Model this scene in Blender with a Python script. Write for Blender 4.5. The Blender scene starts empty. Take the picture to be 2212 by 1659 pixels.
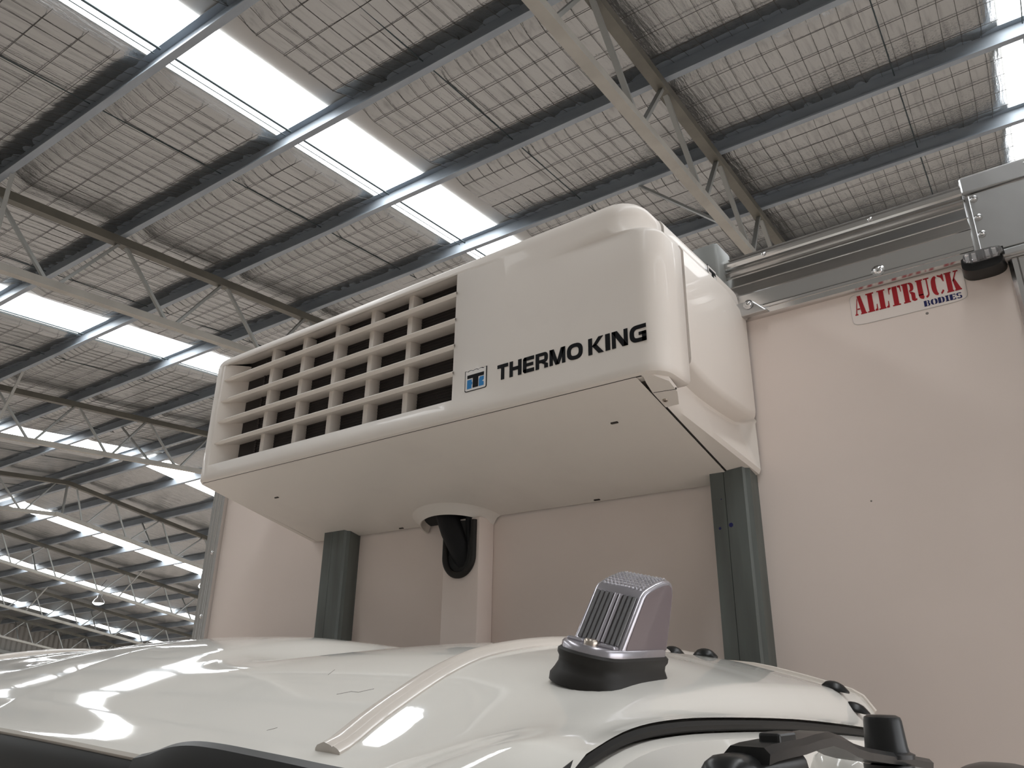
import bpy, bmesh, math, random
from mathutils import Vector, Matrix, noise
random.seed(4)
sc = bpy.context.scene
COL = sc.collection
V = Vector
# ---------------------------------------------------------------- camera
CAM = V((0.0, -1.35, 2.25))
yaw, pitch, roll = math.radians(38.21655), math.radians(21.20787), math.radians(0.87916)
hd = V((-math.sin(yaw), math.cos(yaw), 0)); rt = V((math.cos(yaw), math.sin(yaw), 0)); zz = V((0, 0, 1))
fw = hd * math.cos(pitch) + zz * math.sin(pitch); up = zz * math.cos(pitch) - hd * math.sin(pitch)
r2 = rt * math.cos(roll) + up * math.sin(roll); u2 = up * math.cos(roll) - rt * math.sin(roll)
cd = bpy.data.cameras.new('camera'); co = bpy.data.objects.new('camera', cd); COL.objects.link(co)
cd.sensor_fit = 'HORIZONTAL'; cd.sensor_width = 36.0; cd.lens = 1645.64 / 2212 * 36.0
cd.clip_start = 0.02; cd.clip_end = 300
co.matrix_world = Matrix(((r2.x, u2.x, -fw.x, CAM.x), (r2.y, u2.y, -fw.y, CAM.y), (r2.z, u2.z, -fw.z, CAM.z), (0, 0, 0, 1)))
sc.camera = co
# ---------------------------------------------------------------- world / exposure
DAYLIGHT = 3.6       # overcast daylight, let in by an unseen roller door added on the right
w = bpy.data.worlds.new('sky'); sc.world = w; w.use_nodes = True
bg = w.node_tree.nodes['Background']; bg.inputs[0].default_value = (0.93, 0.96, 1.0, 1); bg.inputs[1].default_value = DAYLIGHT
vs = sc.view_settings
vs.view_transform = 'Standard'; vs.look = 'None'; vs.gamma = 1.0; vs.use_curve_mapping = False
vs.exposure = 0.0
SKYLIGHT = 9.9      # radiance of the daylit translucent roof sheets
LAMP = 60.0          # radiance of the high-bay lamps

# ---------------------------------------------------------------- materials
def mat(name, col=(0.8, 0.8, 0.8), rough=0.5, metal=0.0, spec=0.5, coat=0.0, emit=None, estr=0.0, trans=0.0, ior=1.45, bump=None, var=None):
    m = bpy.data.materials.new(name); m.use_nodes = True
    nt = m.node_tree; b = nt.nodes['Principled BSDF']
    b.inputs['Base Color'].default_value = (*col, 1); b.inputs['Roughness'].default_value = rough
    b.inputs['Metallic'].default_value = metal; b.inputs['Specular IOR Level'].default_value = spec
    b.inputs['Coat Weight'].default_value = coat; b.inputs['Coat Roughness'].default_value = 0.04
    b.inputs['Transmission Weight'].default_value = trans; b.inputs['IOR'].default_value = ior
    if emit: b.inputs['Emission Color'].default_value = (*emit, 1); b.inputs['Emission Strength'].default_value = estr
    tc = nt.nodes.new('ShaderNodeTexCoord')
    def nz(scale, detail=3, vec=(1, 1, 1)):
        mp = nt.nodes.new('ShaderNodeMapping'); mp.inputs['Scale'].default_value = vec
        nt.links.new(tc.outputs['Object'], mp.inputs['Vector'])
        n = nt.nodes.new('ShaderNodeTexNoise'); n.inputs['Scale'].default_value = scale; n.inputs['Detail'].default_value = detail
        nt.links.new(mp.outputs['Vector'], n.inputs['Vector']); return n
    if var:   # var = (colour2, scale, lo, hi [, vec])
        n = nz(var[1], 5, var[4] if len(var) > 4 else (1, 1, 1))
        rp = nt.nodes.new('ShaderNodeMapRange'); rp.inputs['From Min'].default_value = var[2]; rp.inputs['From Max'].default_value = var[3]
        nt.links.new(n.outputs['Fac'], rp.inputs['Value'])
        mx = nt.nodes.new('ShaderNodeMix'); mx.data_type = 'RGBA'
        mx.inputs['A'].default_value = (*col, 1); mx.inputs['B'].default_value = (*var[0], 1)
        nt.links.new(rp.outputs['Result'], mx.inputs['Factor']); nt.links.new(mx.outputs['Result'], b.inputs['Base Color'])
    if bump:  # list of (scale, strength, distance, vec)
        prev = None
        for (s, st, di, vec) in bump:
            n = nz(s, 3, vec); bp = nt.nodes.new('ShaderNodeBump')
            bp.inputs['Strength'].default_value = st; bp.inputs['Distance'].default_value = di
            nt.links.new(n.outputs['Fac'], bp.inputs['Height'])
            if prev: nt.links.new(prev.outputs['Normal'], bp.inputs['Normal'])
            prev = bp
        nt.links.new(prev.outputs['Normal'], b.inputs['Normal'])
    return m
M = {}
M['unit_white'] = mat('unit white gelcoat', (0.72, 0.665, 0.61), 0.5, coat=0.12, var=((0.67, 0.615, 0.565), 9, 0.55, 0.9))
M['grille_white'] = mat('grille white plastic', (0.72, 0.66, 0.60), 0.42)
M['panel_white'] = mat('fibreglass panel white', (0.83, 0.725, 0.665), 0.45, var=((0.77, 0.67, 0.61), 2.2, 0.45, 0.8))
M['cab_white'] = mat('cab white paint', (0.745, 0.72, 0.67), 0.6, coat=1.0, spec=0.1, var=((0.69, 0.66, 0.61), 6, 0.6, 0.95))
M['sealant'] = mat('cream roof moulding', (0.66, 0.60, 0.54), 0.28, coat=0.5)
M['alu'] = mat('bright aluminium', (0.66, 0.65, 0.64), 0.16, metal=1.0, bump=[(40, 0.02, 0.01, (0.05, 1, 1))])
M['alu_dull'] = mat('dull aluminium', (0.60, 0.60, 0.60), 0.28, metal=1.0, bump=[(25, 0.06, 0.01, (1, 1, 1))])
M['galv_post'] = mat('galvanised steel post', (0.16, 0.175, 0.165), 0.5, metal=0.55, var=((0.11, 0.115, 0.105), 30, 0.4, 0.75, (1, 1, 0.12)), bump=[(60, 0.08, 0.003, (1, 1, 0.2))])
M['purlin'] = mat('galvanised purlin steel', (0.27, 0.305, 0.34), 0.5, metal=0.3, var=((0.22, 0.25, 0.285), 5, 0.4, 0.7, (0.4, 1, 1)))
M['chord'] = mat('painted chord steel', (0.125, 0.12, 0.10), 0.5, var=((0.09, 0.087, 0.075), 3, 0.4, 0.7))
M['chord_low'] = mat('primed chord steel', (0.33, 0.32, 0.29), 0.5, var=((0.27, 0.26, 0.235), 3, 0.4, 0.7))
M['web'] = mat('zinc web steel', (0.30, 0.31, 0.30), 0.45, metal=0.4)
M['foil'] = mat('reflective foil blanket', (0.335, 0.345, 0.347), 0.24, metal=0.85, var=((0.20, 0.207, 0.208), 22, 0.5, 0.85, (1, 0.07, 1)),  # dark streaks in the colour stand in for wrinkle shading the bump leaves faint
                bump=[(9, 0.35, 0.03, (1, 0.12, 1)), (40, 0.55, 0.010, (1, 0.10, 1)), (60, 0.45, 0.006, (1, 0.6, 1)), (1.2, 0.25, 0.10, (1, 1, 1))])
M['sheet'] = mat('bare roof sheet', (0.34, 0.34, 0.33), 0.45, metal=0.4)
M['wire'] = mat('mesh wire', (0.055, 0.05, 0.045), 0.6, metal=0.2)
M['rod'] = mat('bridging rod steel', (0.03, 0.045, 0.05), 0.5, metal=0.3)
M['skylight'] = mat('translucent roof sheet', (0.8, 0.8, 0.8), 0.5, emit=(0.96, 0.985, 1.0), estr=SKYLIGHT)
M['lamp_glow'] = mat('lamp glow', (1, 1, 1), 0.5, emit=(0.95, 1.0, 0.98), estr=LAMP)
M['clad'] = mat('wall cladding steel', (0.30, 0.295, 0.28), 0.45, metal=0.2)
M['concrete'] = mat('concrete floor', (0.68, 0.585, 0.515), 0.45, var=((0.58, 0.495, 0.43), 0.8, 0.4, 0.7))
M['black'] = mat('black plastic', (0.012, 0.012, 0.012), 0.32, spec=0.4)
M['rubber'] = mat('black rubber', (0.018, 0.016, 0.014), 0.55, spec=0.35)
M['hose'] = mat('black hose sleeve', (0.010, 0.010, 0.011), 0.6, spec=0.25)
M['coil'] = mat('condenser coil black', (0.022, 0.017, 0.016), 0.55)
M['fin'] = mat('coil fin edge', (0.075, 0.066, 0.062), 0.45, metal=0.3)
M['seam'] = mat('shadow gap rubber', (0.035, 0.028, 0.024), 0.7)
M['chrome'] = mat('chrome fastener', (0.75, 0.75, 0.75), 0.12, metal=1.0)
M['screw'] = mat('zinc screw', (0.50, 0.44, 0.38), 0.3, metal=0.9)
M['ink'] = mat('black vinyl', (0.006, 0.006, 0.007), 0.55, spec=0.15)
M['blue'] = mat('blue vinyl', (0.012, 0.19, 0.47), 0.35)
M['red'] = mat('red ink', (0.36, 0.008, 0.014), 0.4)
M['navy'] = mat('navy ink', (0.01, 0.012, 0.09), 0.4)
M['sticker'] = mat('sticker film', (0.81, 0.73, 0.68), 0.3, coat=0.2)
M['decal_field'] = mat('emblem white vinyl', (0.74, 0.71, 0.68), 0.4)
M['sticker_edge'] = mat('sticker edge', (0.52, 0.49, 0.475), 0.4)
M['clear'] = mat('clear lens plastic', (0.93, 0.93, 0.95), 0.07, trans=0.85, ior=1.46)
M['reflector'] = mat('lamp reflector', (0.42, 0.40, 0.43), 0.25, metal=0.7)
M['mauve'] = mat('mauve lamp side', (0.17, 0.135, 0.145), 0.22, coat=0.4)
M['glass'] = mat('dark glass', (0.01, 0.012, 0.013), 0.03, spec=0.6)
M['interior'] = mat('dark interior shade', (0.02, 0.02, 0.02), 0.8)  # near-black colour stands in for the shade inside hollows
M['dirt'] = mat('scuff mark', (0.20, 0.18, 0.16), 0.6)

# ---------------------------------------------------------------- mesh builder
class MB:
    def __init__(s): s.v = []; s.f = []
    def add(s, vs, fs):
        o = len(s.v); s.v += [V(p) for p in vs]; s.f += [tuple(i + o for i in f) for f in fs]
    def box(s, a, b, T=None):
        x0, y0, z0 = a; x1, y1, z1 = b
        p = [V(q) for q in ((x0, y0, z0), (x1, y0, z0), (x1, y1, z0), (x0, y1, z0), (x0, y0, z1), (x1, y0, z1), (x1, y1, z1), (x0, y1, z1))]
        if T: p = [T(q) for q in p]
        s.add(p, [(0, 3, 2, 1), (4, 5, 6, 7), (0, 1, 5, 4), (1, 2, 6, 5), (2, 3, 7, 6), (3, 0, 4, 7)])
    def bar(s, a, b, wd, ht, side=None):
        a, b = V(a), V(b); d = (b - a).normalized()
        sd = V(side) if side is not None else V((0, 0, 1))
        x = d.cross(sd)
        if x.length < 1e-5: x = d.cross(V((1, 0, 0)))
        x.normalize(); y = x.cross(d).normalized()
        p = [q + x * i * wd / 2 + y * j * ht / 2 for q in (a, b) for i, j in ((-1, -1), (1, -1), (1, 1), (-1, 1))]
        s.add(p, [(0, 3, 2, 1), (4, 5, 6, 7), (0, 1, 5, 4), (1, 2, 6, 5), (2, 3, 7, 6), (3, 0, 4, 7)])
    def tube(s, pts, r, n=8, cap=True):
        pts = [V(p) for p in pts]; rs = r if isinstance(r, (list, tuple)) else [r] * len(pts)
        rings = []; ref = None
        for i, p in enumerate(pts):
            d = (pts[min(i + 1, len(pts) - 1)] - pts[max(i - 1, 0)]).normalized()
            if ref is None: ref = d.orthogonal().normalized()
            x = (ref - d * ref.dot(d)).normalized(); ref = x; y = d.cross(x)
            rings.append([p + (x * math.cos(2 * math.pi * k / n) + y * math.sin(2 * math.pi * k / n)) * rs[i] for k in range(n)])
        vs = [q for rg in rings for q in rg]; fs = []
        for i in range(len(pts) - 1):
            for k in range(n): fs.append((i * n + k, i * n + (k + 1) % n, (i + 1) * n + (k + 1) % n, (i + 1) * n + k))
        if cap: fs.append(tuple(range(n - 1, -1, -1))); fs.append(tuple((len(pts) - 1) * n + k for k in range(n)))
        s.add(vs, fs)
    def lathe(s, o, axis, prof, n=16):   # prof: (radius, height along axis)
        o = V(o); a = V(axis).normalized(); x = a.orthogonal().normalized(); y = a.cross(x)
        vs = []; fs = []
        for (r, h) in prof:
            for k in range(n): t = 2 * math.pi * k / n; vs.append(o + a * h + (x * math.cos(t) + y * math.sin(t)) * max(r, 1e-5))
        for i in range(len(prof) - 1):
            for k in range(n): fs.append((i * n + k, i * n + (k + 1) % n, (i + 1) * n + (k + 1) % n, (i + 1) * n + k))
        fs.append(tuple(range(n - 1, -1, -1))); fs.append(tuple((len(prof) - 1) * n + k for k in range(n)))
        s.add(vs, fs)
    def grid(s, rows, closed=False):     # rows of equal length
        n = len(rows[0]); vs = [p for r in rows for p in r]; fs = []
        for i in range(len(rows) - 1):
            for k in range(n if closed else n - 1):
                fs.append((i * n + k, i * n + (k + 1) % n, (i + 1) * n + (k + 1) % n, (i + 1) * n + k))
        s.add(vs, fs)
    def prism(s, poly, f0, f1):          # 2D polygon -> two mapped copies joined
        n = len(poly)
        s.add([f0(*p) for p in poly] + [f1(*p) for p in poly],
              [tuple(range(n)), tuple(range(2 * n - 1, n - 1, -1))] + [(i, i + n, (i + 1) % n + n, (i + 1) % n) for i in range(n)])
    def build(s, name, m, parent=None, smooth=False, bevel=0.0, bseg=2, auto=True):
        off = parent.matrix_world.translation.copy() if parent else V((0, 0, 0))
        if parent and parent.get('_o') is not None: off = V(parent['_o'])
        me = bpy.data.meshes.new(name); me.from_pydata([tuple(p - off) for p in s.v], [], s.f); me.update()
        bm = bmesh.new(); bm.from_mesh(me); bmesh.ops.remove_doubles(bm, verts=bm.verts, dist=1e-6)
        bmesh.ops.recalc_face_normals(bm, faces=bm.faces)
        if bevel > 0:
            es = [e for e in bm.edges if len(e.link_faces) == 2 and e.calc_face_angle(0) > 0.5]
            bmesh.ops.bevel(bm, geom=es, offset=bevel, segments=bseg, affect='EDGES', profile=0.5, clamp_overlap=True)
        if smooth:
            for f in bm.faces: f.smooth = True
            for e in bm.edges:
                if len(e.link_faces) == 2 and e.calc_face_angle(0) > 0.7: e.smooth = False
        bm.to_mesh(me); bm.free()
        me.materials.append(M[m])
        o = bpy.data.objects.new(name, me); COL.objects.link(o)
        if parent: o.parent = parent; o['_o'] = tuple(off)
        else: o['_o'] = (0.0, 0.0, 0.0)
        return o
def tag(o, label=None, cat=None, group=None, kind=None):
    if label: o['label'] = label
    if cat: o['category'] = cat
    if group: o['group'] = group
    if kind: o['kind'] = kind
    return o
def thing(name, loc, label, cat, group=None):
    o = bpy.data.objects.new(name, None); COL.objects.link(o); o.location = loc; o['_o'] = tuple(loc)
    o.empty_display_size = 0.1
    return tag(o, label, cat, group)
def lerp(a, b, t): return a + (b - a) * t
def interp(pts, x):                       # smooth (Catmull-Rom/hermite) interpolation in a table
    if x <= pts[0][0]: return pts[0][1]
    if x >= pts[-1][0]: return pts[-1][1]
    for i in range(len(pts) - 1):
        x0, y0 = pts[i]; x1, y1 = pts[i + 1]
        if x0 <= x <= x1:
            h = x1 - x0; t = (x - x0) / h
            def sl(j):
                if j == 0: return (pts[1][1] - pts[0][1]) / (pts[1][0] - pts[0][0])
                if j == len(pts) - 1: return (pts[-1][1] - pts[-2][1]) / (pts[-1][0] - pts[-2][0])
                return (pts[j + 1][1] - pts[j - 1][1]) / (pts[j + 1][0] - pts[j - 1][0])
            m0, m1 = sl(i) * h, sl(i + 1) * h
            return (2 * t**3 - 3 * t**2 + 1) * y0 + (t**3 - 2 * t**2 + t) * m0 + (-2 * t**3 + 3 * t**2) * y1 + (t**3 - t**2) * m1
def sstep(a, b, x):
    t = max(0.0, min(1.0, (x - a) / (b - a))); return t * t * (3 - 2 * t)

#==BUILDING==
ex = V((0.99498092, 0.08887012, 0.0459899)); eN = V((-0.04947915, 0.99717675, 0.05648306)); eF = V((-0.00808454, 0.98055872, -0.19605924))
nN = V((-0.04087645, -0.05852672, 0.99744861)); nF = V((-0.0626737, 0.19518331, 0.97876222))
VR = 11.1                                   # ridge, metres along the near slope from the camera
HP, HR = 5.40, 5.60                         # purlin underside / roof sheet above the camera
def N(u, v, h): return CAM + ex * u + eN * v + nN * h
def FS(u, wv, d=0.0): return CAM + ex * u + eN * VR + nN * HR + eF * wv - nF * d   # far slope, d below the sheet
UL, UR = -44.0, 10.2
V0, W1 = -4.2, 20.0
PV = [3.19 + 1.513 * k for k in range(-4, 5)] + [VR - 0.28]
PW = [0.28] + [1.45 + 1.52 * k for k in range(0, 13)]
TR = [10.1, 4.6, -2.09, -8.86, -15.42, -22.0, -28.5, -35.0, -41.5]
SKY = [(7.55, 8.35), (0.82, 1.62), (-5.90, -5.15), (-12.58, -11.75), (-19.35, -18.5), (-26.5, -25.65), (-33.1, -32.25), (-39.7, -38.85)]

ceiling = MB(); ceiling.grid([[N(UL - .3, V0 - .3, HR + 0.02), N(UR + .3, V0 - .3, HR + 0.02)], [N(UL - .3, VR, HR + 0.02), N(UR + .3, VR, HR + 0.02)]])
ceiling.grid([[FS(UL - .3, 0, -0.02), FS(UR + .3, 0, -0.02)], [FS(UL - .3, W1 + .3, -0.02), FS(UR + .3, W1 + .3, -0.02)]])
ceiling = tag(ceiling.build('ceiling', 'sheet'), kind='structure')
# foil blankets between the skylights, draped over the purlins and sagging on the safety mesh
def sagN(v, lst):
    d = min(abs(v - p) for p in lst); return 0.095 * sstep(0.02, 0.31, d)
def vsamples(a, b, lst):
    o = {round(a, 4), round(b, 4)}
    for p in lst:
        for d in (-0.30, -0.24, -0.19, -0.145, -0.10, -0.055, -0.02, 0, 0.02, 0.055, 0.10, 0.145, 0.19, 0.24, 0.30, 0.55, 0.76):
            if a < p + d < b: o.add(round(p + d, 4))
    return sorted(o)
edges = [UR] + [e for (a, b) in SKY for e in (b + 0.02, a - 0.02)] + [UL]
strips = []
for i in range(0, len(edges), 2):
    hi, lo = edges[i], edges[i + 1]
    strips.append((lo + 0.31, hi))          # bare sheet strip beside each skylight
vsN = vsamples(V0, VR, PV); vsF = vsamples(0, W1, PW)
def edgek(u, lo, hi): return sstep(0.0, 0.10, hi - u)
def crinkle(u, v, lst):
    d = min(abs(v - p) for p in lst)
    k = 1 - sstep(0.16, 0.34, d)
    return 0.010 * noise.noise(V((u * 9.0, v * 1.2, 0.3))) * k + 0.006 * noise.noise(V((u * 22, v * 1.5, 4.0))) * k + 0.02 * noise.noise(V((u * 0.9, v * 0.8, 9)))
for (lo, hi) in strips:
    nearcam = lo > -21
    for far in (False, True):
        st = 0.055 if (not far and lo > -14 and hi < 9) else (0.12 if not far else 0.5)
        n = max(2, int((hi - lo) / st)); m = MB()
        if far: rows = [[FS(lerp(lo, hi, k / n), q, (sagN(q, PW) + crinkle(lerp(lo, hi, k / n), q, PW)) * edgek(lerp(lo, hi, k / n), lo, hi)) for k in range(n + 1)] for q in vsF]
        else:
            vv = [q for q in vsN if q > -0.5] if st < 0.1 else vsN
            rows = [[N(lerp(lo, hi, k / n), q, HR - (sagN(q, PV) + crinkle(lerp(lo, hi, k / n), q, PV)) * edgek(lerp(lo, hi, k / n), lo, hi)) for k in range(n + 1)] for q in vv]
            if st < 0.1:
                m2 = MB(); m2.grid([[N(lo, q, HR - sagN(q, PV)), N(hi, q, HR - sagN(q, PV))] for q in vsN if q < -0.4]); m2.build('insulation_blanket', 'foil', ceiling, smooth=True)
        m.grid(rows); m.build('insulation_blanket', 'foil', ceiling, smooth=True)
# purlins (C sections) : web, two flanges and a lip
def purlin(P, u0, u1, depth, out):
    m = MB(); t = 0.004
    prof = [(0, 0), (0.075, 0), (0.075, 0.018), (0.071, 0.018), (0.071, t), (t, t), (t, depth - t), (0.075, depth - t), (0.075, depth), (0, depth)]
    m.grid([[P(u, out * a, h) for a, h in prof] for u in (u0, u1)], closed=True)
    n = len(prof)
    m.build('purlin', 'purlin', ceiling)
for p in PV: purlin(lambda u, a, h, p=p: N(u, p + a, HP + h), UL, UR, 0.20, -1)
for p in PW: purlin(lambda u, a, h, p=p: FS(u, p + a, 0.20 - h), UL, UR, 0.20, 1)
# bridging rods between purlins
for k, t in enumerate(TR[:-1]):
    for du in (-1.75, -4.75):
        for i in range(3, len(PV) - 1):
            m = MB(); m.tube([N(t + du, PV[i] + 0.0, HP + 0.10), N(t + du, PV[i + 1] - 0.07, HP + 0.10)], 0.0065, 6); m.build('bridging_rod', 'rod', ceiling)
# safety mesh wires
m = MB(); hw = 0.003
def wire(pts, wd):
    rows = []
    for q in pts: rows.append(q)
    for a, b in zip(rows[:-1], rows[1:]): m.bar(a, b, wd, wd)
vm = [q for q in vsN if q > 1.2 and (min(abs(q - p) for p in PV) > 0.18 or min(abs(q - p) for p in PV) < 0.011)]
for (lo, hi) in strips:
    if lo < -21 or lo > 4: continue
    n = int((hi - lo) / 0.152)
    for k in range(n + 1):
        u = lo + 0.152 * k + random.uniform(-0.012, 0.012)
        wire([N(u + 0.01 * math.sin(v * 2 + k), v, HR - 0.008 - sagN(v, PV)) for v in vm], 0.0032)
for i in range(len(PV) - 1):
    if PV[i + 1] < 1.5: continue
    for k in range(1, 5):
        v = lerp(PV[i], PV[i + 1], k / 5) + random.uniform(-0.02, 0.02)
        for (lo, hi) in strips:
            if lo < -21 or lo > 4: continue
            wire([N(lo, v, HR - 0.012 - sagN(v, PV)), N(lerp(lo, hi, .33), v + random.uniform(-.015, .015), HR - 0.012 - sagN(v, PV)), N(lerp(lo, hi, .67), v + random.uniform(-.015, .015), HR - 0.012 - sagN(v, PV)), N(hi, v, HR - 0.012 - sagN(v, PV))], 0.0038)
tag(m.build('safety_mesh', 'wire', ceiling), kind='stuff')
# skylights
for k, (a, b) in enumerate(SKY):
    m = MB(); n = 12
    m.grid([[N(lerp(a, b, i / n), q, HR + 0.012 * (i % 2)) for i in range(n + 1)] for q in (V0, VR)])
    m.grid([[FS(lerp(a, b, i / n), q, -0.012 * (i % 2)) for i in range(n + 1)] for q in (0.25, W1 - 0.6)])
    win = tag(m.build('window_%d' % (k + 1), 'skylight'), kind='structure')
    for i in range(len(PV) - 1):           # thin tube and cable running along each strip
        if PV[i] < -2 or a < -20 or a > 2: continue
        for du, r in ((0.26, 0.013), (0.17, 0.006)):
            mm = MB(); mm.tube([N(a + du, PV[i] + 0.02, HR - 0.10), N(a + du, PV[i + 1] - 0.10, HR - 0.10)], r, 6); mm.build('strip_bar', 'rod', win)
# ridge capping
m = MB(); m.grid([[N(UL, VR - 0.22, HR + 0.02), N(UR, VR - 0.22, HR + 0.02)], [N(UL, VR, HR + 0.03), N(UR, VR, HR + 0.03)], [FS(UL, 0.22, -0.02), FS(UR, 0.22, -0.02)]]); m.build('ridge_cap', 'sheet', ceiling)

# trusses
TL = {0: 'steel roof truss at far right above the box, mostly outside the frame', 1: 'steel roof truss right of the right-hand skylight',
      2: 'steel roof truss whose two chords run down behind the white unit, above its right end',
      3: 'steel roof truss at left edge, crossing just above the grille end of the unit',
      4: 'steel roof truss behind the one over the grille, meeting the left edge of the unit',
      5: 'steel roof truss with its ridge apex visible, left of the unit corner',
      6: 'distant steel roof truss with long pale bottom chord right above a glowing lamp', 7: 'distant steel roof truss, second from the corrugated end wall',
      8: 'farthest steel roof truss in front of the corrugated end wall'}
HB = 4.40
for k, u in enumerate(TR):
    if k < 2: continue
    t = thing('roof_truss', N(u, VR, HP), TL[k], 'truss', 'roof trusses')
    top = MB(); top.bar(N(u, V0, HP - 0.055), N(u, VR, HP - 0.055), 0.11, 0.11, nN); top.build('top_chord', 'chord', t)
    top = MB(); top.bar(FS(u, 0, 0.255), FS(u, W1, 0.255), 0.11, 0.11, nF); top.build('top_chord', 'chord', t)
    bot = MB(); bot.bar(N(u, V0, HB + 0.045), N(u, VR - 0.05, HB + 0.045), 0.10, 0.09, nN); bot.build('bottom_chord', 'chord_low', t)
    bot = MB(); bot.bar(FS(u, 0.05, 1.155), FS(u, W1, 1.155), 0.10, 0.09, nF); bot.build('bottom_chord', 'chord_low', t)
    def web(a, b, wd=0.05):
        mm = MB(); mm.bar(a, b, wd, 0.035); mm.build('web_member', 'web', t)
    for i in range(len(PV) - 1):
        if PV[i + 1] < -1: continue
        mid = (PV[i] + PV[i + 1]) / 2
        web(N(u, PV[i] + 0.05, HP - 0.1), N(u, mid - 0.07, HB + 0.08)); web(N(u, PV[i + 1] - 0.05, HP - 0.1), N(u, mid + 0.07, HB + 0.08))
    for i in range(len(PW) - 3):
        mid = (PW[i] + PW[i + 1]) / 2
        web(FS(u, PW[i] + 0.05, 0.3), FS(u, mid - 0.07, 1.12)); web(FS(u, PW[i + 1] - 0.05, 0.3), FS(u, mid + 0.07, 1.12))
    web(N(u, VR - 0.02, HP - 0.05), N(u, VR - 0.05, HB + 0.05), 0.06)
    for (i, s) in ((7, -1),) if k == 2 else ((4, .4),) if k == 3 else ((6, 1), (8, -1)):   # fly braces
        mm = MB(); mm.bar(N(u + 1.0 * s, PV[i], HP + 0.03), N(u, PV[i] + 0.1, HB + 0.09), 0.045, 0.03); mm.build('fly_brace', 'web', t)
    for i, s in ((2, -1), (4, 1), (6, -1)):
        mm = MB(); mm.bar(FS(u + 1.0 * s, PW[i], 0.2), FS(u, PW[i], 1.12), 0.045, 0.03); mm.build('fly_brace', 'web', t)
# high-bay lamps
for (u, wv, lb) in ((-24.0, 6.3, 'glowing high-bay lamp next to the left edge of the truck box'), (-30.3, 6.3, 'glowing high-bay lamp left, beneath the long pale truss chord')):
    b0 = FS(u, wv, 1.1); t = thing('high_bay_lamp', b0, lb, 'lamp', 'high-bay lamps')
    m = MB(); m.tube([b0 + V((0, 0, 0.18)), b0 + V((0, 0, 0.62))], 0.012, 6); m.tube([b0 + V((0, 0, 0.62)), FS(u, wv, 0.21)], 0.008, 6); m.build('hanger', 'black', t)
    m = MB(); m.lathe(b0, (0, 0, 1), [(0.21, -0.02), (0.215, 0.0), (0.16, 0.10), (0.08, 0.18), (0.07, 0.30), (0.03, 0.32)], 20); m.build('reflector', 'alu_dull', t, smooth=True)
    m = MB(); m.lathe(b0, (0, 0, 1), [(0.19, -0.024), (0.12, -0.07), (0.05, -0.09)], 20); m.build('diffuser', 'lamp_glow', t, smooth=True)
# walls and floor
FZ = 0.0
def groundpt(p): return V((p.x, p.y, FZ))
def ribwall(name, a, b, ta, tb, inn, pitch=0.25):   # corrugated sheet from floor to roof line between two ends
    m = MB(); L = (b - a).length; n = max(2, int(L / pitch)) * 2
    rows = [[], []]
    for k in range(n + 1):
        t = k / n; o = inn * (0.04 if (k // 1) % 2 else 0.0)
        rows[0].append(a.lerp(b, t) + o); rows[1].append(ta.lerp(tb, t) + o + V((0, 0, 0.3)))
    m.grid(rows); return tag(m.build(name, 'clad'), kind='structure')
def corner(u, far): p = FS(u, W1, 0) if far else N(u, V0, HR); return groundpt(p), p
(a0, a1), (b0, b1) = corner(UL, False), corner(UR, False); ribwall('wall_front', a0, b0, a1, b1, eN)
(c0, c1), (d0, d1) = corner(UL, True), corner(UR, True); ribwall('wall_back', c0, d0, c1, d1, -eN)
rl, rr = N(UL, VR, HR), N(UR, VR, HR)
ADDED_DOOR0, ADDED_DOOR1, ADDED_DOORH = 0.03, 0.42, 5.0      # unseen roller door added to light the truck's side: wall fractions, height
for (nm, a, b, ta, tb, r, inn) in (('wall_left', a0, c0, a1, c1, rl, ex), ('wall_right', b0, d0, b1, d1, rr, -ex)):
    m = MB(); n = 280; lo_, hi_, md = [], [], []
    for k in range(n + 1):
        t = k / n; base = a.lerp(b, t); f = (r - ta).dot(eN) / ((tb - ta).dot(eN))
        tp = ta.lerp(r, t / f) if t < f else r.lerp(tb, (t - f) / (1 - f))
        o = inn * (0.05 if k % 2 else 0)
        lo_.append(base + o); hi_.append(tp + o + V((0, 0, 0.3))); md.append(V((lerp(base.x, tp.x, ADDED_DOORH / tp.z), lerp(base.y, tp.y, ADDED_DOORH / tp.z), ADDED_DOORH)) + o)
    if nm == 'wall_left': m.grid([lo_, hi_])
    else:
        i0, i1 = int(n * ADDED_DOOR0), int(n * ADDED_DOOR1)
        m.grid([lo_[:i0 + 1], md[:i0 + 1]]); m.grid([lo_[i1:], md[i1:]]); m.grid([md, hi_])
    wl = tag(m.build(nm, 'clad'), kind='structure')
    if nm == 'wall_left':
        for hgt in (1.4, 2.6, 3.9):
            g = MB(); g.bar(FS(UL + 0.15, -8, hgt), FS(UL + 0.15, W1, hgt), 0.1, 0.15); g.build('girt', 'web', wl)
    else:
        for i in (i0, i1):
            g = MB(); g.bar(lo_[i], md[i], 0.14, 0.2, eN); g.build('added_door_jamb', 'chord', wl)
        g = MB(); g.tube([md[i0] + V((-0.3, 0, 0.25)), md[i1] + V((-0.3, 0, 0.25))], 0.25, 16); g.build('added_door_drum', 'clad', wl, smooth=True)
m = MB(); m.grid([[V((-48, -14, FZ)), V((60, -14, FZ))], [V((-48, 36, FZ)), V((60, 36, FZ))]]); tag(m.build('floor', 'concrete'), kind='structure')
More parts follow.
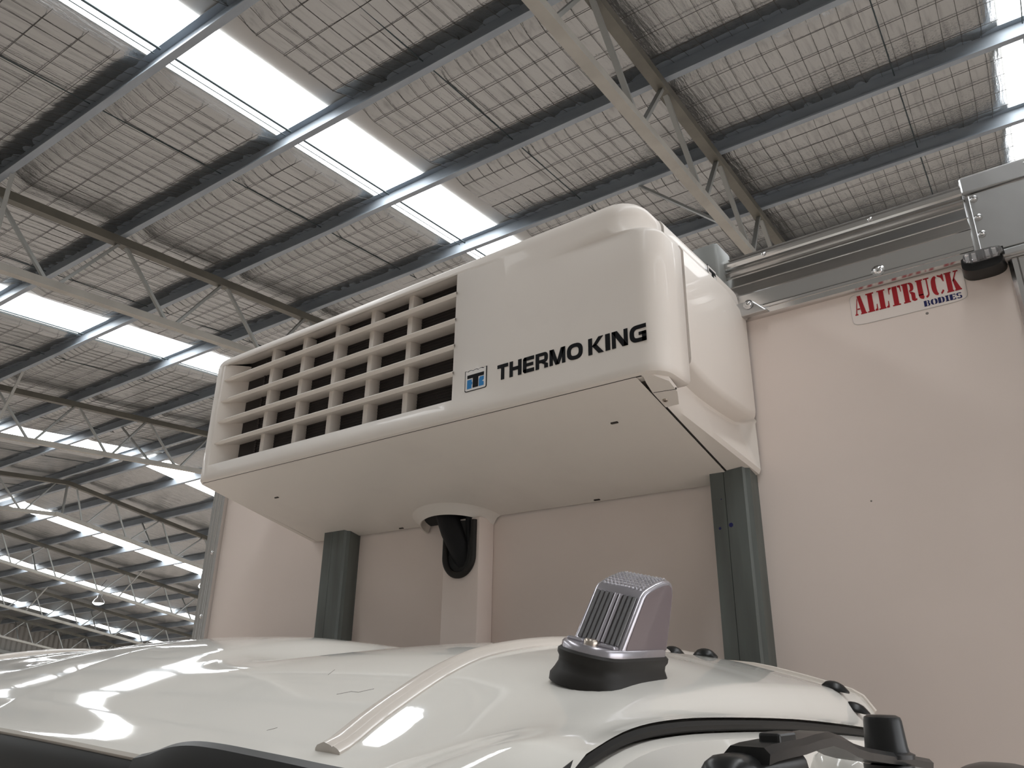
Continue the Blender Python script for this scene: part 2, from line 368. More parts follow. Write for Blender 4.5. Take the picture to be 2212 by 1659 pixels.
#==TRUCK==
BX0, BX1, BTOP = -2.284, 0.032, 3.055
box = thing('truck_box', (-1.126, 1.2, 0.9), 'white insulated truck box with bright aluminium top rail and corner trims', 'truck body')
m = MB(); m.box((BX0 + 0.03, 0.0, 0.9), (BX1 - 0.03, 0.05, 3.0)); m.build('front_panel', 'panel_white', box)
m = MB(); m.box((BX0 + 0.01, 0.05, 0.9), (BX0 + 0.05, 4.5, 3.0)); m.build('side_panel', 'panel_white', box)
m = MB(); m.box((BX1 - 0.05, 0.05, 0.9), (BX1 - 0.01, 4.5, 3.0)); m.build('side_panel', 'panel_white', box)
m = MB(); m.box((BX0 + 0.02, 0.02, 3.0), (BX1 - 0.02, 4.5, 3.04)); m.build('roof_panel', 'alu_dull', box)
# corner trims: ribbed extrusions, profile in (x offset, y)
def trim(name, x0, x1, z0, z1, grooves, mt):
    m = MB(); pr = [(x0, 0.06), (x0, -0.012), (x0 + 0.006, -0.018)]
    for g in grooves: pr += [(g - 0.0012, -0.018), (g, -0.0155), (g + 0.0012, -0.018)]
    pr += [(x1 - 0.005, -0.018), (x1, -0.013), (x1, 0.06)]
    m.grid([[V((a, b, z)) for a, b in pr] for z in (z0, z1)], closed=True); m.build(name, mt, box)
trim('corner_trim', -2.286, -2.222, 0.9, 3.0, (-2.262, -2.245, -2.236), 'alu')
trim('corner_trim', -0.036, 0.034, 0.9, 2.893, (-0.022, -0.004, 0.012), 'alu')
# top rail extrusion
pr = [(0.03, 2.914), (-0.010, 2.914), (-0.015, 2.916)]
for g in (2.926, 2.933, 2.964, 2.986, 3.009):
    yb = -0.015 - 0.006 * math.sin(math.pi * (g - 2.914) / 0.105)
    pr += [(yb, g - 0.0013), (yb - 0.0016, g - 0.0006), (yb - 0.0016, g + 0.0006), (yb, g + 0.0013)]
pr += [(-0.0165, 3.017), (-0.024, 3.0185), (-0.024, 3.0215), (-0.012, 3.0235), (-0.007, 3.029)]
for k in range(9):
    t = -1.2 + k * (2.6 / 8); pr.append((-0.010 - 0.013 * math.cos(t), 3.042 + 0.013 * math.sin(t)))
pr += [(0.03, 3.056)]
m = MB(); m.grid([[V((x, a, b)) for a, b in pr] for x in (BX0 + 0.05, -0.075)], closed=True); m.build('top_rail', 'alu', box)
def screw(x, z, y, r=0.006, mt='chrome', nm='rivet', par=box):
    m = MB(); m.lathe((x, y, z), (0, -1, 0), [(r * 1.5, 0), (r * 1.5, 0.0012), (r, 0.002), (r * 0.85, 0.004), (r * 0.45, 0.0052), (r * 0.4, 0.0035), (0.0001, 0.003)], 14)
    return m.build(nm, mt, par, smooth=True)
screw(-0.225, 2.937, -0.018, 0.0075, nm='dome_screw'); screw(-0.222, 3.04, -0.022, 0.003); screw(-0.42, 3.038, -0.022, 0.003)
for x, z in ((-2.238, 2.609), (-2.246, 2.417)): screw(x, z, -0.018, 0.004)
# corner cap: cast corner with sunk plate
m = MB(); m.box((-0.078, -0.022, 2.893), (0.040, 0.06, 3.062)); cap = m.build('corner_cap', 'alu_dull', box, bevel=0.006, smooth=True)
m = MB()
fr = [((-0.076, 2.895), (0.038, 2.908)), ((-0.076, 3.028), (0.038, 3.060)), ((0.022, 2.908), (0.038, 3.028))]
for (a, b), (c, d) in fr: m.box((a, -0.030, b), (c, -0.021, d))
m.build('cap_rim', 'alu_dull', cap, bevel=0.003)
m = MB(); m.box((-0.068, -0.0265, 2.911), (0.018, -0.021, 3.024)); m.build('cap_plate', 'alu_dull', cap, bevel=0.0015)
for z in (3.014, 2.978, 2.946): screw(-0.0605, z, -0.0265, 0.0042, 'alu_dull', 'rivet', cap)
screw(0.022, 3.05, -0.03, 0.003, 'alu_dull', 'rivet', cap)
# bracket at the rail end beside the unit, with its domed screw
m = MB(); m.add([V(p) for p in ((-0.52, -0.028, 2.914), (-0.425, -0.028, 2.916), (-0.452, -0.028, 2.944), (-0.52, -0.028, 2.945), (-0.52, -0.014, 2.914), (-0.425, -0.014, 2.916), (-0.452, -0.014, 2.944), (-0.52, -0.014, 2.945))],
    [(0, 1, 2, 3), (7, 6, 5, 4), (0, 4, 5, 1), (1, 5, 6, 2), (2, 6, 7, 3), (3, 7, 4, 0)]); br = m.build('bracket', 'galv_post', box, bevel=0.002)
br.data.materials[0] = M['alu_dull']
screw(-0.459, 2.936, -0.029, 0.0065, nm='dome_screw')
m = MB(); m.box((-0.56, -0.05, 2.99), (-0.502, 0.02, 3.085)); m.build('rail_end_block', 'web', box, bevel=0.008, smooth=True)
# mounting posts (galvanised channel, two folds)
def post(x0, x1, flip):
    m = MB(); d = 0.045
    pr = [(0, 0.0), (0, -d + 0.004), (0.004, -d), (0.36, -d), (0.37, -d + 0.0015), (0.38, -d), (0.86, -d), (0.9, -d + 0.006), (1, -d + 0.010), (1, 0.0)]
    q = [((x0 + (x1 - x0) * a) if not flip else (x1 - (x1 - x0) * (1 - a)), b) for a, b in pr]
    m.grid([[V((a, b, z)) for a, b in q] for z in (0.95, 2.62)], closed=True)
    m.build('mounting_post', 'galv_post', box)
post(-1.659, -1.566, False); post(-0.560, -0.487, True)
for (x, z, r) in ((-0.527, 2.512, 0.004), (-0.548, 2.508, 0.0025), (-0.541, 2.56, 0.0012)):   # blue paint dabs
    m = MB(); m.lathe((x, -0.0445, z), (0, -1, 0), [(r * 1.2, 0), (r, 0.0008), (0.0001, 0.001)], 7); m.build('paint_dab', 'navy', box)
# clearance lamp
lamp = thing('clearance_lamp', (-0.067, -0.02, 2.880), 'small black clearance lamp with clear lens under the corner cap', 'lamp')
def oval(x0, x1, z0, z1, n=28, p=3.0):
    o = []
    for k in range(n):
        t = 2 * math.pi * k / n; c, s = math.cos(t), math.sin(t)
        o.append(((x0 + x1) / 2 + (x1 - x0) / 2 * math.copysign(abs(c) ** (2 / p), c), (z0 + z1) / 2 + (z1 - z0) / 2 * math.copysign(abs(s) ** (2 / p), s)))
    return o
ov = oval(-0.101, -0.0375, 2.878, 2.914)
m = MB(); m.prism(ov, lambda x, z: V((x, -0.0005, z)), lambda x, z: V((-0.066 + (x + 0.066) * 0.92, -0.036, 2.896 + (z - 2.896) * 0.9))); m.build('base', 'black', lamp, smooth=True)
m = MB(); ov2 = oval(-0.096, -0.036, 2.893, 2.912)
m.prism(ov2, lambda x, z: V((x, -0.030, z)), lambda x, z: V((-0.066 + (x + 0.066) * 0.9, -0.047, 2.9025 + (z - 2.9025) * 0.75))); m.build('lens', 'clear', lamp, smooth=True)
for k in range(6):
    m = MB(); xx = -0.091 + k * 0.0095; m.box((xx, -0.0395, 2.8955), (xx + 0.007, -0.036, 2.9095)); m.build('reflector_cell', 'chrome' if k in (0, 1, 3, 4) else 'black', lamp, bevel=0.001)
# ---------------------------------------------------------------- lettering helpers
def arcpts(cx_, cy_, rx, ry, a0, a1, n, p=2.0):
    o = []
    for k in range(n + 1):
        t = math.radians(lerp(a0, a1, k / n)); c, s = math.cos(t), math.sin(t)
        o.append((cx_ + rx * math.copysign(abs(c) ** (2 / p), c), cy_ + ry * math.copysign(abs(s) ** (2 / p), s)))
    return o
def ring(cx_, cy_, rx, ry, sx, sy, a0, a1, n=20, p=2.6):
    o = arcpts(cx_, cy_, rx, ry, a0, a1, n, p); i = arcpts(cx_, cy_, rx - sx, ry - sy, a0, a1, n, p)
    return [[o[k], o[k + 1], i[k + 1], i[k]] for k in range(n)]
def rc(x0, y0, x1, y1): return [[(x0, y0), (x1, y0), (x1, y1), (x0, y1)]]
S = 0.23
def L_T(w): return rc(0, 1 - S, w, 1) + rc(w / 2 - S * .55, 0, w / 2 + S * .55, 1 - S)
def L_H(w): return rc(0, 0, S * 1.1, 1) + rc(w - S * 1.1, 0, w, 1) + rc(S, .39, w - S, .61)
def L_E(w): return rc(0.1, 1 - S, w, 1) + rc(0.1, 0, w, S) + rc(0, 0.1, S * 1.1, 0.9) + rc(S, .40, w * .93, .60) + [[(0, .9), (0.1, 1), (.25, 1), (.25, .8), (0, .8)], [(0, .1), (0, .2), (.25, .2), (.25, 0), (.1, 0)]]
def L_R(w): return rc(0, 0, S * 1.1, 1) + rc(S, 1 - S * .9, w - .28, 1) + rc(S, .36, w - .28, .36 + S * .85) + ring(w - .28, .68, .28, .32, .25, S * .88, -90, 90, 12) + [[(w - .55, .40), (w - .28, .40), (w, 0.25), (w, 0), (w - .26, 0), (w - .26, .22)]]
def L_M(w): return rc(0, 0, S, 1) + rc(w - S, 0, w, 1) + [[(0, 1), (.30, 1), (w / 2 + .10, 0), (w / 2 - .14, 0)], [(w, 1), (w - .30, 1), (w / 2 - .10, 0), (w / 2 + .14, 0)]]
def L_O(w): return ring(w / 2, .5, w / 2, .5, S * 1.15, S, 0, 360, 32)
def L_K(w): return rc(0, 0, S * 1.1, 1) + [[(.24, .48), (w - .32, 1), (w - .02, 1), (.48, .46)], [(.24, .52), (.5, .60), (w, 0), (w - .34, 0)]]
def L_I(w): return rc(0, 0, w, 1)
def L_N(w): return rc(0, 0, S * 1.05, 1) + rc(w - S * 1.05, 0, w, 1) + [[(0, 1), (.34, 1), (w, 0), (w - .34, 0)]]
def L_G(w): return ring(w / 2, .5, w / 2, .5, S * 1.15, S, 90, 270, 18) + rc(w / 2, 1 - S, w, 1) + rc(w / 2, 0, w, S) + rc(w - S * 1.15, 0, w, .58) + rc(w * .55, .40, w, .58)
def letters(par, name, mt, seq, x0, x1, z0, z1, y, gap, slant=0.0, th=0.0008, sub=None):
    tot = sum(w for _, w in seq) + gap * (len(seq) - 1); k = (x1 - x0) / tot; x = x0; h = z1 - z0
    for fn, w_ in seq:
        if fn:
            m = MB(); ww = w_ * k / h
            for poly in fn(ww):
                m.prism(poly, lambda a, b: V((x + (a + slant * b) * h, y, z0 + b * h)), lambda a, b: V((x + (a + slant * b) * h, y - th, z0 + b * h)))
            m.build(name, mt, par)
        x += (w_ + gap) * k
# stencil serif letters for the sticker
def ser(x0, x1, y): return [[(x0, y), (x1, y), (x1 - .05, y + .07 if y < .5 else y - .07), (x0 + .05, y + .07 if y < .5 else y - .07)]]
def S_A(w): return [[(w * .34, 1), (w * .64, 1), (w * .93, .06), (w * .55, .06)]] + [[(w * .31, .90), (w * .345, .80), (w * .16, .06), (w * .07, .06)]] + rc(0, 0, w * .25, .06) + rc(w * .48, 0, w, .06) + rc(w * .24, .28, w * .46, .34)
def S_L(w): return rc(.0, .94, w * .78, 1) + rc(w * .14, .06, w * .62, .94) + rc(.0, 0, w * .68, .06) + [[(w * .74, 0), (w, 0), (w, .34), (w * .93, .34), (w * .88, .12), (w * .74, .07)]]
def S_T(w): return rc(w * .30, .06, w * .70, 1) + rc(w * .18, 0, w * .82, .06) + [[(0, 1), (w * .25, 1), (w * .25, .93), (w * .1, .88), (w * .06, .66), (0, .66)], [(w, 1), (w * .75, 1), (w * .75, .93), (w * .9, .88), (w * .94, .66), (w, .66)]]
def S_R(w): return rc(0, .94, w * .5, 1) + rc(w * .08, .06, w * .45, .94) + rc(0, 0, w * .52, .06) + ring(w * .52, .76, w * .36, .24, w * .26, .07, -90, 90, 10) + [[(w * .52, .50), (w * .72, .50), (w * .92, .40), (w * .90, .10), (w, .12), (w, .03), (w * .8, 0), (w * .62, .08), (w * .62, .38)]]
def S_U(w): return rc(0, .94, w * .52, 1) + rc(w * .08, .2, w * .44, .94) + ring(w * .49, .25, w * .41, .25, w * .36, .10, 180, 262, 8) + rc(w * .60, .94, w, 1) + rc(w * .76, .25, w * .86, .94) + ring(w * .49, .25, w * .37, .25, w * .10, .10, 285, 360, 8)
def S_C(w): return ring(w * .5, .5, w * .5, .5, w * .36, .08, 100, 262, 14) + ring(w * .5, .5, w * .46, .5, w * .12, .08, 285, 325, 6) + [[(w * .56, 1), (w * .80, .95), (w * .92, 1), (w, 1), (w, .62), (w * .93, .62), (w * .80, .84), (w * .56, .93)]]
def S_K(w): return rc(0, .94, w * .5, 1) + rc(w * .08, .06, w * .44, .94) + rc(0, 0, w * .5, .06) + [[(w * .5, .52), (w * .78, .94), (w * .88, .94), (w * .58, .48)]] + [[(w * .52, .54), (w * .66, .64), (w, .06), (w * .62, .06)]] + rc(w * .66, .94, w, 1) + rc(w * .56, 0, w * 1.04, .06)
def S_B(w): return rc(0, 0, w * .46, 1) + ring(w * .55, .75, w * .38, .25, w * .24, .08, -85, 85, 8) + ring(w * .55, .27, w * .44, .27, w * .28, .08, -85, 85, 8)
def S_O(w): return ring(w * .5, .5, w * .5, .5, w * .33, .08, 98, 262, 12) + ring(w * .5, .5, w * .5, .5, w * .33, .08, -82, 82, 12)
def S_D(w): return rc(0, 0, w * .45, 1) + ring(w * .5, .5, w * .5, .5, w * .33, .09, -86, 86, 12)
def S_I(w): return rc(0, 0, w, .1) + rc(0, .9, w, 1) + rc(w * .2, 0, w * .8, 1)
def S_E(w): return rc(0, 0, w * .5, 1) + rc(w * .56, 0, w, .12) + rc(w * .56, .88, w, 1) + rc(w * .56, .44, w * .85, .56) + rc(w * .88, 0, w, .3) + rc(w * .88, .7, w, 1)
def S_S(w): return ring(w * .5, .73, w * .48, .27, w * .28, .12, 20, 262, 14) + ring(w * .5, .27, w * .48, .27, w * .28, .12, -160, 82, 14)
# sticker
m = MB(); m.prism(oval(-0.2835, -0.1005, 2.8495, 2.9125, 40, 9), lambda x, z: V((x, 0, z)), lambda x, z: V((x, -0.0006, z))); stk = m.build('sticker', 'sticker_edge', box)
m = MB(); m.prism(oval(-0.2828, -0.1012, 2.8502, 2.9118, 40, 9), lambda x, z: V((x, 0, z)), lambda x, z: V((x, -0.0009, z))); m.build('sticker_face', 'sticker', stk)
letters(stk, 'letter', 'red', [(S_A, 1.0), (S_L, .86), (S_L, .86), (S_T, 1.0), (S_R, 1.05), (S_U, 1.06), (S_C, 1.0), (S_K, 1.06)], -0.277, -0.108, 2.8695, 2.9065, -0.0009, 0.08, th=0.0005)
letters(stk, 'letter', 'navy', [(S_B, 1), (S_O, 1.1), (S_D, 1.05), (S_I, .6), (S_E, .95), (S_S, .9)], -0.1665, -0.109, 2.8545, 2.865, -0.0009, 0.12, th=0.0005)
for (x, z, r) in ((-0.165, 2.842, 0.0016), (-0.30, 2.535, 0.0010)):
    m = MB(); m.lathe((x, 0.0, z), (0, -1, 0), [(r * 1.6, 0), (r, 0.0004), (0.0001, 0.0006)], 8); m.build('blemish', 'dirt', box)

# ---------------------------------------------------------------- refrigeration unit
XL, XR, YF, RR = -1.779, -0.475, -0.38, 0.038
ZB, ZT = 2.697, 3.026
unit = thing('refrigeration_unit', (-1.127, 0.0, 2.58), 'white nose-mount truck refrigeration unit with louvred grille and black lettering', 'refrigeration unit')
HX0, HX1, HZ0, HZ1 = -1.708, -0.905, 2.729, 2.994
path = [(XR, -0.287, 1, 0), (XR, -0.32, 1, 0)]      # x, y, outward normal
for k in range(0, 9):
    t = k / 8 * math.pi / 2; path.append((XR - RR + RR * math.cos(t), YF + RR - RR * math.sin(t), math.cos(t), -math.sin(t)))
for x in (-0.54, -0.56, -0.58, -0.60, -0.62, -0.64, -0.67, -0.70, -0.78, HX1): path.append((x, YF, 0, -1))
for k in range(1, 16): path.append((lerp(HX1, HX0, k / 16), YF, 0, -1))
path.append((HX0, YF, 0, -1)); RL = 0.06
for k in range(0, 9):
    t = k / 8 * math.pi / 2; path.append((XL + RL - RL * math.sin(t), YF + RL - RL * math.cos(t), -math.sin(t), -math.cos(t)))
path += [(XL, -0.2, -1, 0), (XL, -0.01, -1, 0)]
XT, RT = XR - 0.033, 0.058
tier = [(XT, -0.287, 1, 0), (XT, -0.305, 1, 0)]
for k in range(0, 9):
    t = k / 8 * math.pi / 2; tier.append((XT - RT + RT * math.cos(t), YF + RT - RT * math.sin(t), math.cos(t), -math.sin(t)))
lowx = [p[0] for p in path]
for i in range(11, len(path)):
    x, y, nx, ny = path[i]
    if y == YF and x > -0.70: x = lerp(XT - RT, -0.70, (x + 0.52) / (-0.70 + 0.52))
    tier.append((x, y, nx, ny))
def stepk(i): return 1.0 if i < 11 else sstep(-0.70, -0.57, path[i][0])
def prow(z, inset, tr):
    return [V((x - nx * inset, min(y - ny * inset, -0.005), z)) for (x, y, nx, ny) in (tier if tr else path)]
def mixrow(z, k, a=0.0):
    return [V((lerp(p[0], q[0], k) - lerp(p[2], q[2], k) * a * stepk(i), min(lerp(p[1], q[1], k) - lerp(p[3], q[3], k) * a * stepk(i), -0.005), z)) for i, (p, q) in enumerate(zip(path, tier))]
rows = [prow(2.691, 0.035, 0), prow(2.691, 0.010, 0), prow(2.693, 0.003, 0), prow(2.698, 0.0, 0), prow(2.706, 0.0, 0), prow(HZ0, 0, 0), prow(2.80, 0, 0), prow(2.88, 0, 0), prow(2.938, 0, 0), prow(2.946, .002, 0), prow(2.950, .006, 0),
        prow(2.953, 0.0, 1), prow(2.97, 0.0, 1), prow(HZ1 - 0.006, 0.0, 1), prow(HZ1, 0.0, 1)]
rows[9] = mixrow(2.946, 0.0, .003); rows[10] = mixrow(2.951, 0.25, 0.002); rows[11] = mixrow(2.954, 0.85)
for k in range(1, 8):
    t = k / 7 * math.pi / 2; rows.append(prow(HZ1 + 0.032 * math.sin(t), 0.032 * (1 - math.cos(t)), 1))
m = MB(); npt = len(path); vs = [p for r in rows for p in r]; fs = []
for i in range(len(rows) - 1):
    for k in range(npt - 1):
        xa, xb = path[k][0], path[k + 1][0]
        if 5 <= i < 14 and xa <= HX1 + 1e-6 and xb >= HX0 - 1e-6 and path[k][1] == YF: continue
        fs.append((i * npt + k, i * npt + k + 1, (i + 1) * npt + k + 1, (i + 1) * npt + k))
last = (len(rows) - 1) * npt
vs += [V((XL + 0.032, -0.005, ZT)), V((XR - 0.066, -0.005, ZT))]
fs.append(tuple(last + k for k in range(npt)) + (len(vs) - 2, len(vs) - 1))
m.add(vs, fs); cover = m.build('front_cover', 'unit_white', unit, smooth=True)
sm = cover.modifiers.new('shell', 'SOLIDIFY'); sm.thickness = 0.004; sm.offset = -1
# grille pocket
YB = -0.334
BX0g = -1.658
m = MB()
m.grid([[V((HX0, YF, HZ0)), V((HX1, YF, HZ0))], [V((HX0, YF + .004, HZ0 - .002)), V((HX1, YF + .004, HZ0 - .002))], [V((BX0g, YB, HZ0 - 0.002)), V((HX1, YB, HZ0 - 0.002))]])
m.grid([[V((HX0, YF, HZ1)), V((HX1, YF, HZ1))], [V((HX0 + .01, YF + .010, HZ1 + .001)), V((HX1, YF + .010, HZ1 + .001))], [V((BX0g, YB, HZ1 + 0.009)), V((HX1, YB, HZ1 + 0.009))]])
m.grid([[V((HX1, YF, HZ0)), V((HX1, YF, HZ1))], [V((HX1, YB, HZ0)), V((HX1, YB, HZ1 + .01))]])
lw = []
for k in range(9):
    t = k / 8; lw.append([V((lerp(HX0, BX0g, t), YF + (YB - YF) * (t ** 1.6), z)) for z in (HZ0 - .002, HZ1)])
m.grid(lw)
frame = m.build('grille_frame', 'grille_white', unit, smooth=True)
LZ = [HZ0 + (HZ1 - HZ0 - 0.043) / 4 * k for k in range(5)]
LZ = [2.729, 2.783, 2.839, 2.894, 2.951]
def slatprof(z):     # (y, z): lip in front, concave underside, thin plate behind
    return [(YF - 0.0005, z - 0.003), (YF - 0.002, z + 0.001), (YF + 0.001, z + 0.0045), (YF + 0.012, z + 0.006), (YF + 0.046, z + 0.006), (YF + 0.046, z + 0.0015), (YF + 0.032, z - 0.0005), (YF + 0.018, z - 0.003), (YF + 0.006, z - 0.0055), (YF + 0.002, z - 0.006)]
for z in LZ[1:]:
    m = MB(); pr = slatprof(z); rws = []
    for k in range(41):
        t = k / 40; x = lerp(HX1 + 0.001, -1.706, t)
        # towards the left end the slat sinks into the curved pocket wall
        e = sstep(-1.66, -1.708, x)
        sq = 1.0 - 0.75 * e
        rws.append([V((x, a + 0.004 * e, z + (b - z) * sq)) for a, b in pr])
    m.grid(rws, closed=True); m.build('slat', 'grille_white', frame, smooth=True)
RX = [-1.523, -1.402, -1.284, -1.166, -1.050]
for x in RX:
    m = MB(); m.box((x - 0.0075, YF + 0.018, HZ0 - 0.001), (x + 0.0075, YB + 0.004, HZ1 + 0.006)); m.build('divider', 'grille_white', frame, bevel=0.003, smooth=True)
m = MB(); m.box((-1.67, YB, HZ0 - 0.01), (HX1 + 0.01, YB + 0.02, HZ1 + 0.014)); coil = m.build('condenser_coil', 'coil', unit)
m = MB()
z = HZ0
while z < HZ1 + .008:
    m.box((-1.580, YB - 0.0012, z), (HX1, YB + 0.001, z + 0.0009)); z += 0.0066
tag(m.build('fin', 'fin', coil), kind='stuff')
m = MB()
for k in range(44): m.box((-1.590, YB - 0.003, HZ0 + k * 0.006), (-1.585, YB, HZ0 + k * 0.006 + 0.0035))
tag(m.build('tube_end', 'fin', coil), kind='stuff')
# inner body visible through the gaps
m = MB(); m.box((XL + 0.02, -0.27, 2.72), (-0.52, -0.002, 3.005)); m.build('inner_body', 'unit_white', unit)
# right side panel: upper tier, main face, bulged lower edge and recessed skirt
def zu(y): return 2.697 - 0.097 * (y + 0.38) / 0.38
EB = [(-0.277, 2.731), (-0.235, 2.7225), (-0.189, 2.716), (-0.12, 2.713), (-0.05, 2.713), (-0.006, 2.715)]
m = MB(); ys = [lerp(-0.277, -0.006, k / 24) for k in range(25)]
def eb(y): return interp(EB, y)
sect = []
for y in ys:
    e = eb(y); bk = sstep(-0.10, -0.004, y)
    fx = lerp(XR - 0.040, XR - 0.002, max(0.0, min(1.0, (y + 0.26) / 0.25))); zf = zu(y) + 0.004
    ch = max(0.0, (y + 0.075) / 0.07)
    tierx = lerp(XT, XR, ch); zc = ZT - 0.052 * ch; zs_ = 2.962 - 0.035 * ch
    yy = y
    bulge = 1 - sstep(-0.022, -0.008, y)
    rec = lerp(XR - 0.003, XR - 0.036, bulge)
    sect.append([V((XR - 0.09, yy, zc)), V((tierx - 0.020, yy, zc - 0.002)), V((tierx - 0.006, yy, zc - 0.009)), V((tierx, yy, zc - 0.022)), V((tierx, yy, zs_)), V((XR - 0.006 * (1 - ch), yy, zs_ - 0.008)), V((XR, yy, zs_ - 0.02)),
                 V((XR, yy, e + 0.010)), V((XR - 0.0015, yy, e + 0.003)), V((lerp(XR - 0.004, XR - 0.007, bulge), yy, e - 0.002)), V((rec + .003, yy, e - 0.008)),
                 V((rec, yy, e - 0.0125)),
                 V((fx, yy, min(zf + 0.008, e - 0.018))), V((fx - 0.004, yy, min(zf, e - 0.022))), V((-0.526, yy, zu(y)))])
m.grid(sect); m.add(sect[0] + [V((-0.526, -0.277, 3.0))], [tuple(range(len(sect[0]))) + (len(sect[0]),)])
sidep = m.build('side_panel', 'unit_white', unit, smooth=True)
# left side panel (mostly hidden) and bottom panel
m = MB()
m.grid([[V((XL + 0.02, -0.30, zu(-0.30))), V((XL + 0.02, -0.004, zu(0)))], [V((XL + 0.001, -0.30, 2.70)), V((XL + 0.001, -0.004, 2.62))], [V((XL + 0.001, -0.30, 2.72)), V((XL + 0.001, -0.004, 2.72))]])
m.grid([[V((XL + 0.02, -0.36, zu(-0.36))), V((XL + 0.02, -0.004, zu(0)))], [V((-1.742, -0.36, zu(-0.36))), V((-1.742, -0.004, zu(0)))]]); m.build('side_panel', 'unit_white', unit)
m = MB()
x0, x1 = -1.738, -0.529
NB = 20; rows = []
for k in range(NB + 1):
    y = lerp(-0.362, -0.004, k / NB); rws = []
    for j in range(41): rws.append(V((lerp(x0, x1, j / 40), y, zu(y) - 0.002)))
    rows.append(rws)
m.grid(rows)
m.grid([[V((x, -0.3678, 2.6905)) for x in (x0, x1)], [V((x, -0.362, zu(-.362) - 0.002)) for x in (x0, x1)]])
bottom = m.build('bottom_panel', 'unit_white', unit, smooth=True)
m = MB()     # dark seam strips just behind the panel joints
m.box((x0, -0.3695, 2.6905), (-0.519, -0.366, 2.6930))
m.build('seam_gap', 'seam', unit)
m = MB(); m.bar(V((-0.5275, -0.33, zu(-.33) + 0.0005)), V((-0.5275, -0.01, zu(-.01) + 0.0005)), 0.0022, 0.002); m.build('seam_gap', 'seam', unit)
m = MB(); m.bar(V((-1.740, -0.355, zu(-.355) + 0.0005)), V((-1.740, -0.01, zu(-.01) + 0.0005)), 0.0025, 0.002); m.build('seam_gap', 'seam', unit)
# corner tab under the right front corner
m = MB(); tb = [(-0.515, -0.372), (-0.500, -0.362), (-0.486, -0.340), (-0.488, -0.31), (-0.502, -0.277), (-0.5262, -0.276), (-0.5255, -0.32), (-0.521, -0.35)]
m.prism(tb, lambda x, y: V((x, y, zu(y) - 0.0035)), lambda x, y: V((x, y, zu(y) + 0.004))); m.build('corner_tab', 'unit_white', unit)
m = MB(); m.bar(V((-0.524, -0.3205, zu(-.32) - 0.002)), V((-0.486, -0.3165, zu(-.316) - 0.002)), 0.002, 0.003); m.build('seam_gap', 'seam', unit)
# left wedge between front cover and the side seam: dark slots
m = MB(); m.box((XR - 0.012, -0.2885, 2.735), (XR - 0.009, -0.276, 2.945)); m.build('seam_back', 'unit_white', unit)
m = MB(); m.box((XR - 0.011, -0.2865, 2.893), (XR - 0.0075, -0.281, 2.908)); m.build('latch_slot', 'black', unit)
m = MB(); m.box((XR - 0.011, -0.2860, 2.788), (XR - 0.0075, -0.283, 2.796)); m.build('latch_slot', 'black', unit)
def upscrew(x, y, r=0.005, nm='screw'):
    m = MB(); nrm = V((0, -0.25, -1)).normalized()
    m.lathe((x, y, zu(y) - 0.0015), nrm, [(r * 1.5, 0), (r * 1.45, 0.001), (r, 0.0018), (r * .9, 0.0035), (r * .4, 0.004), (r * .35, 0.002), (0.0001, 0.002)], 14); m.build(nm, 'screw', unit, smooth=True)
upscrew(-0.517, -0.295, 0.0045); upscrew(-0.512, -0.014, 0.004)
for x, y in ((-0.631, -0.262), (-1.602, -0.247), (-1.40, -0.012), (-0.824, -0.012), (-1.10, -0.012)):
    m = MB(); m.box((x - 0.007, y - 0.0025, zu(y) - 0.004), (x + 0.007, y + 0.0025, zu(y) + 0.001)); m.build('slot', 'seam', bottom, bevel=0.001)
# lettering and emblem on the front
letters(unit, 'letter', 'ink', [(L_T, .92), (L_H, 1.0), (L_E, .9), (L_R, .98), (L_M, 1.22), (L_O, 1.18), (None, .16), (L_K, 1.1), (L_I, .33), (L_N, 1.1), (L_G, 1.12)], -0.797, -0.500, 2.7425, 2.7715, YF, 0.13, slant=0.0)
ez0, ez1, exa, exb = 2.7365, 2.778, -0.8735, -0.8215
def em(x, z): return (lerp(exa, exb, x), lerp(ez0, ez1, z))
def plate(poly, mt, name, par, off):
    m = MB(); q = [em(*p) for p in poly]
    m.prism(q, lambda x, z: V((x, YF, z)), lambda x, z: V((x, YF - off, z))); return m.build(name, mt, par)
wav = [(1 - k / 32, 0.95 + 0.045 * abs(math.cos(k / 32 * math.pi * 4.0))) for k in range(33)]
sh = [(0, .06), (.02, .02), (.07, 0), (.93, 0), (.98, .02), (1, .06)]
emb = plate(sh + wav, 'ink', 'emblem', unit, 0.0006)
plate([(.035, .07), (.055, .045), (.09, .03), (.91, .03), (.945, .045), (.965, .07)] + [(0.5 + (x - .5) * .93, z - .03) for x, z in wav], 'decal_field', 'emblem_field', emb, 0.0009)
for poly in ([(.12, .60), (.88, .60), (.88, .76), (.12, .76)], [(.38, .13), (.63, .13), (.63, .61), (.38, .61)]): plate(poly, 'ink', 'emblem_bar', emb, 0.0013)
for poly in ([(.12, .12), (.33, .12), (.33, .30), (.36, .30), (.36, .42), (.33, .42), (.33, .54), (.12, .54)],
             [(.66, .13), (.88, .13), (.88, .30), (.80, .34), (.88, .40), (.88, .56), (.70, .56), (.66, .46)]): plate(poly, 'blue', 'emblem_block', emb, 0.0012)
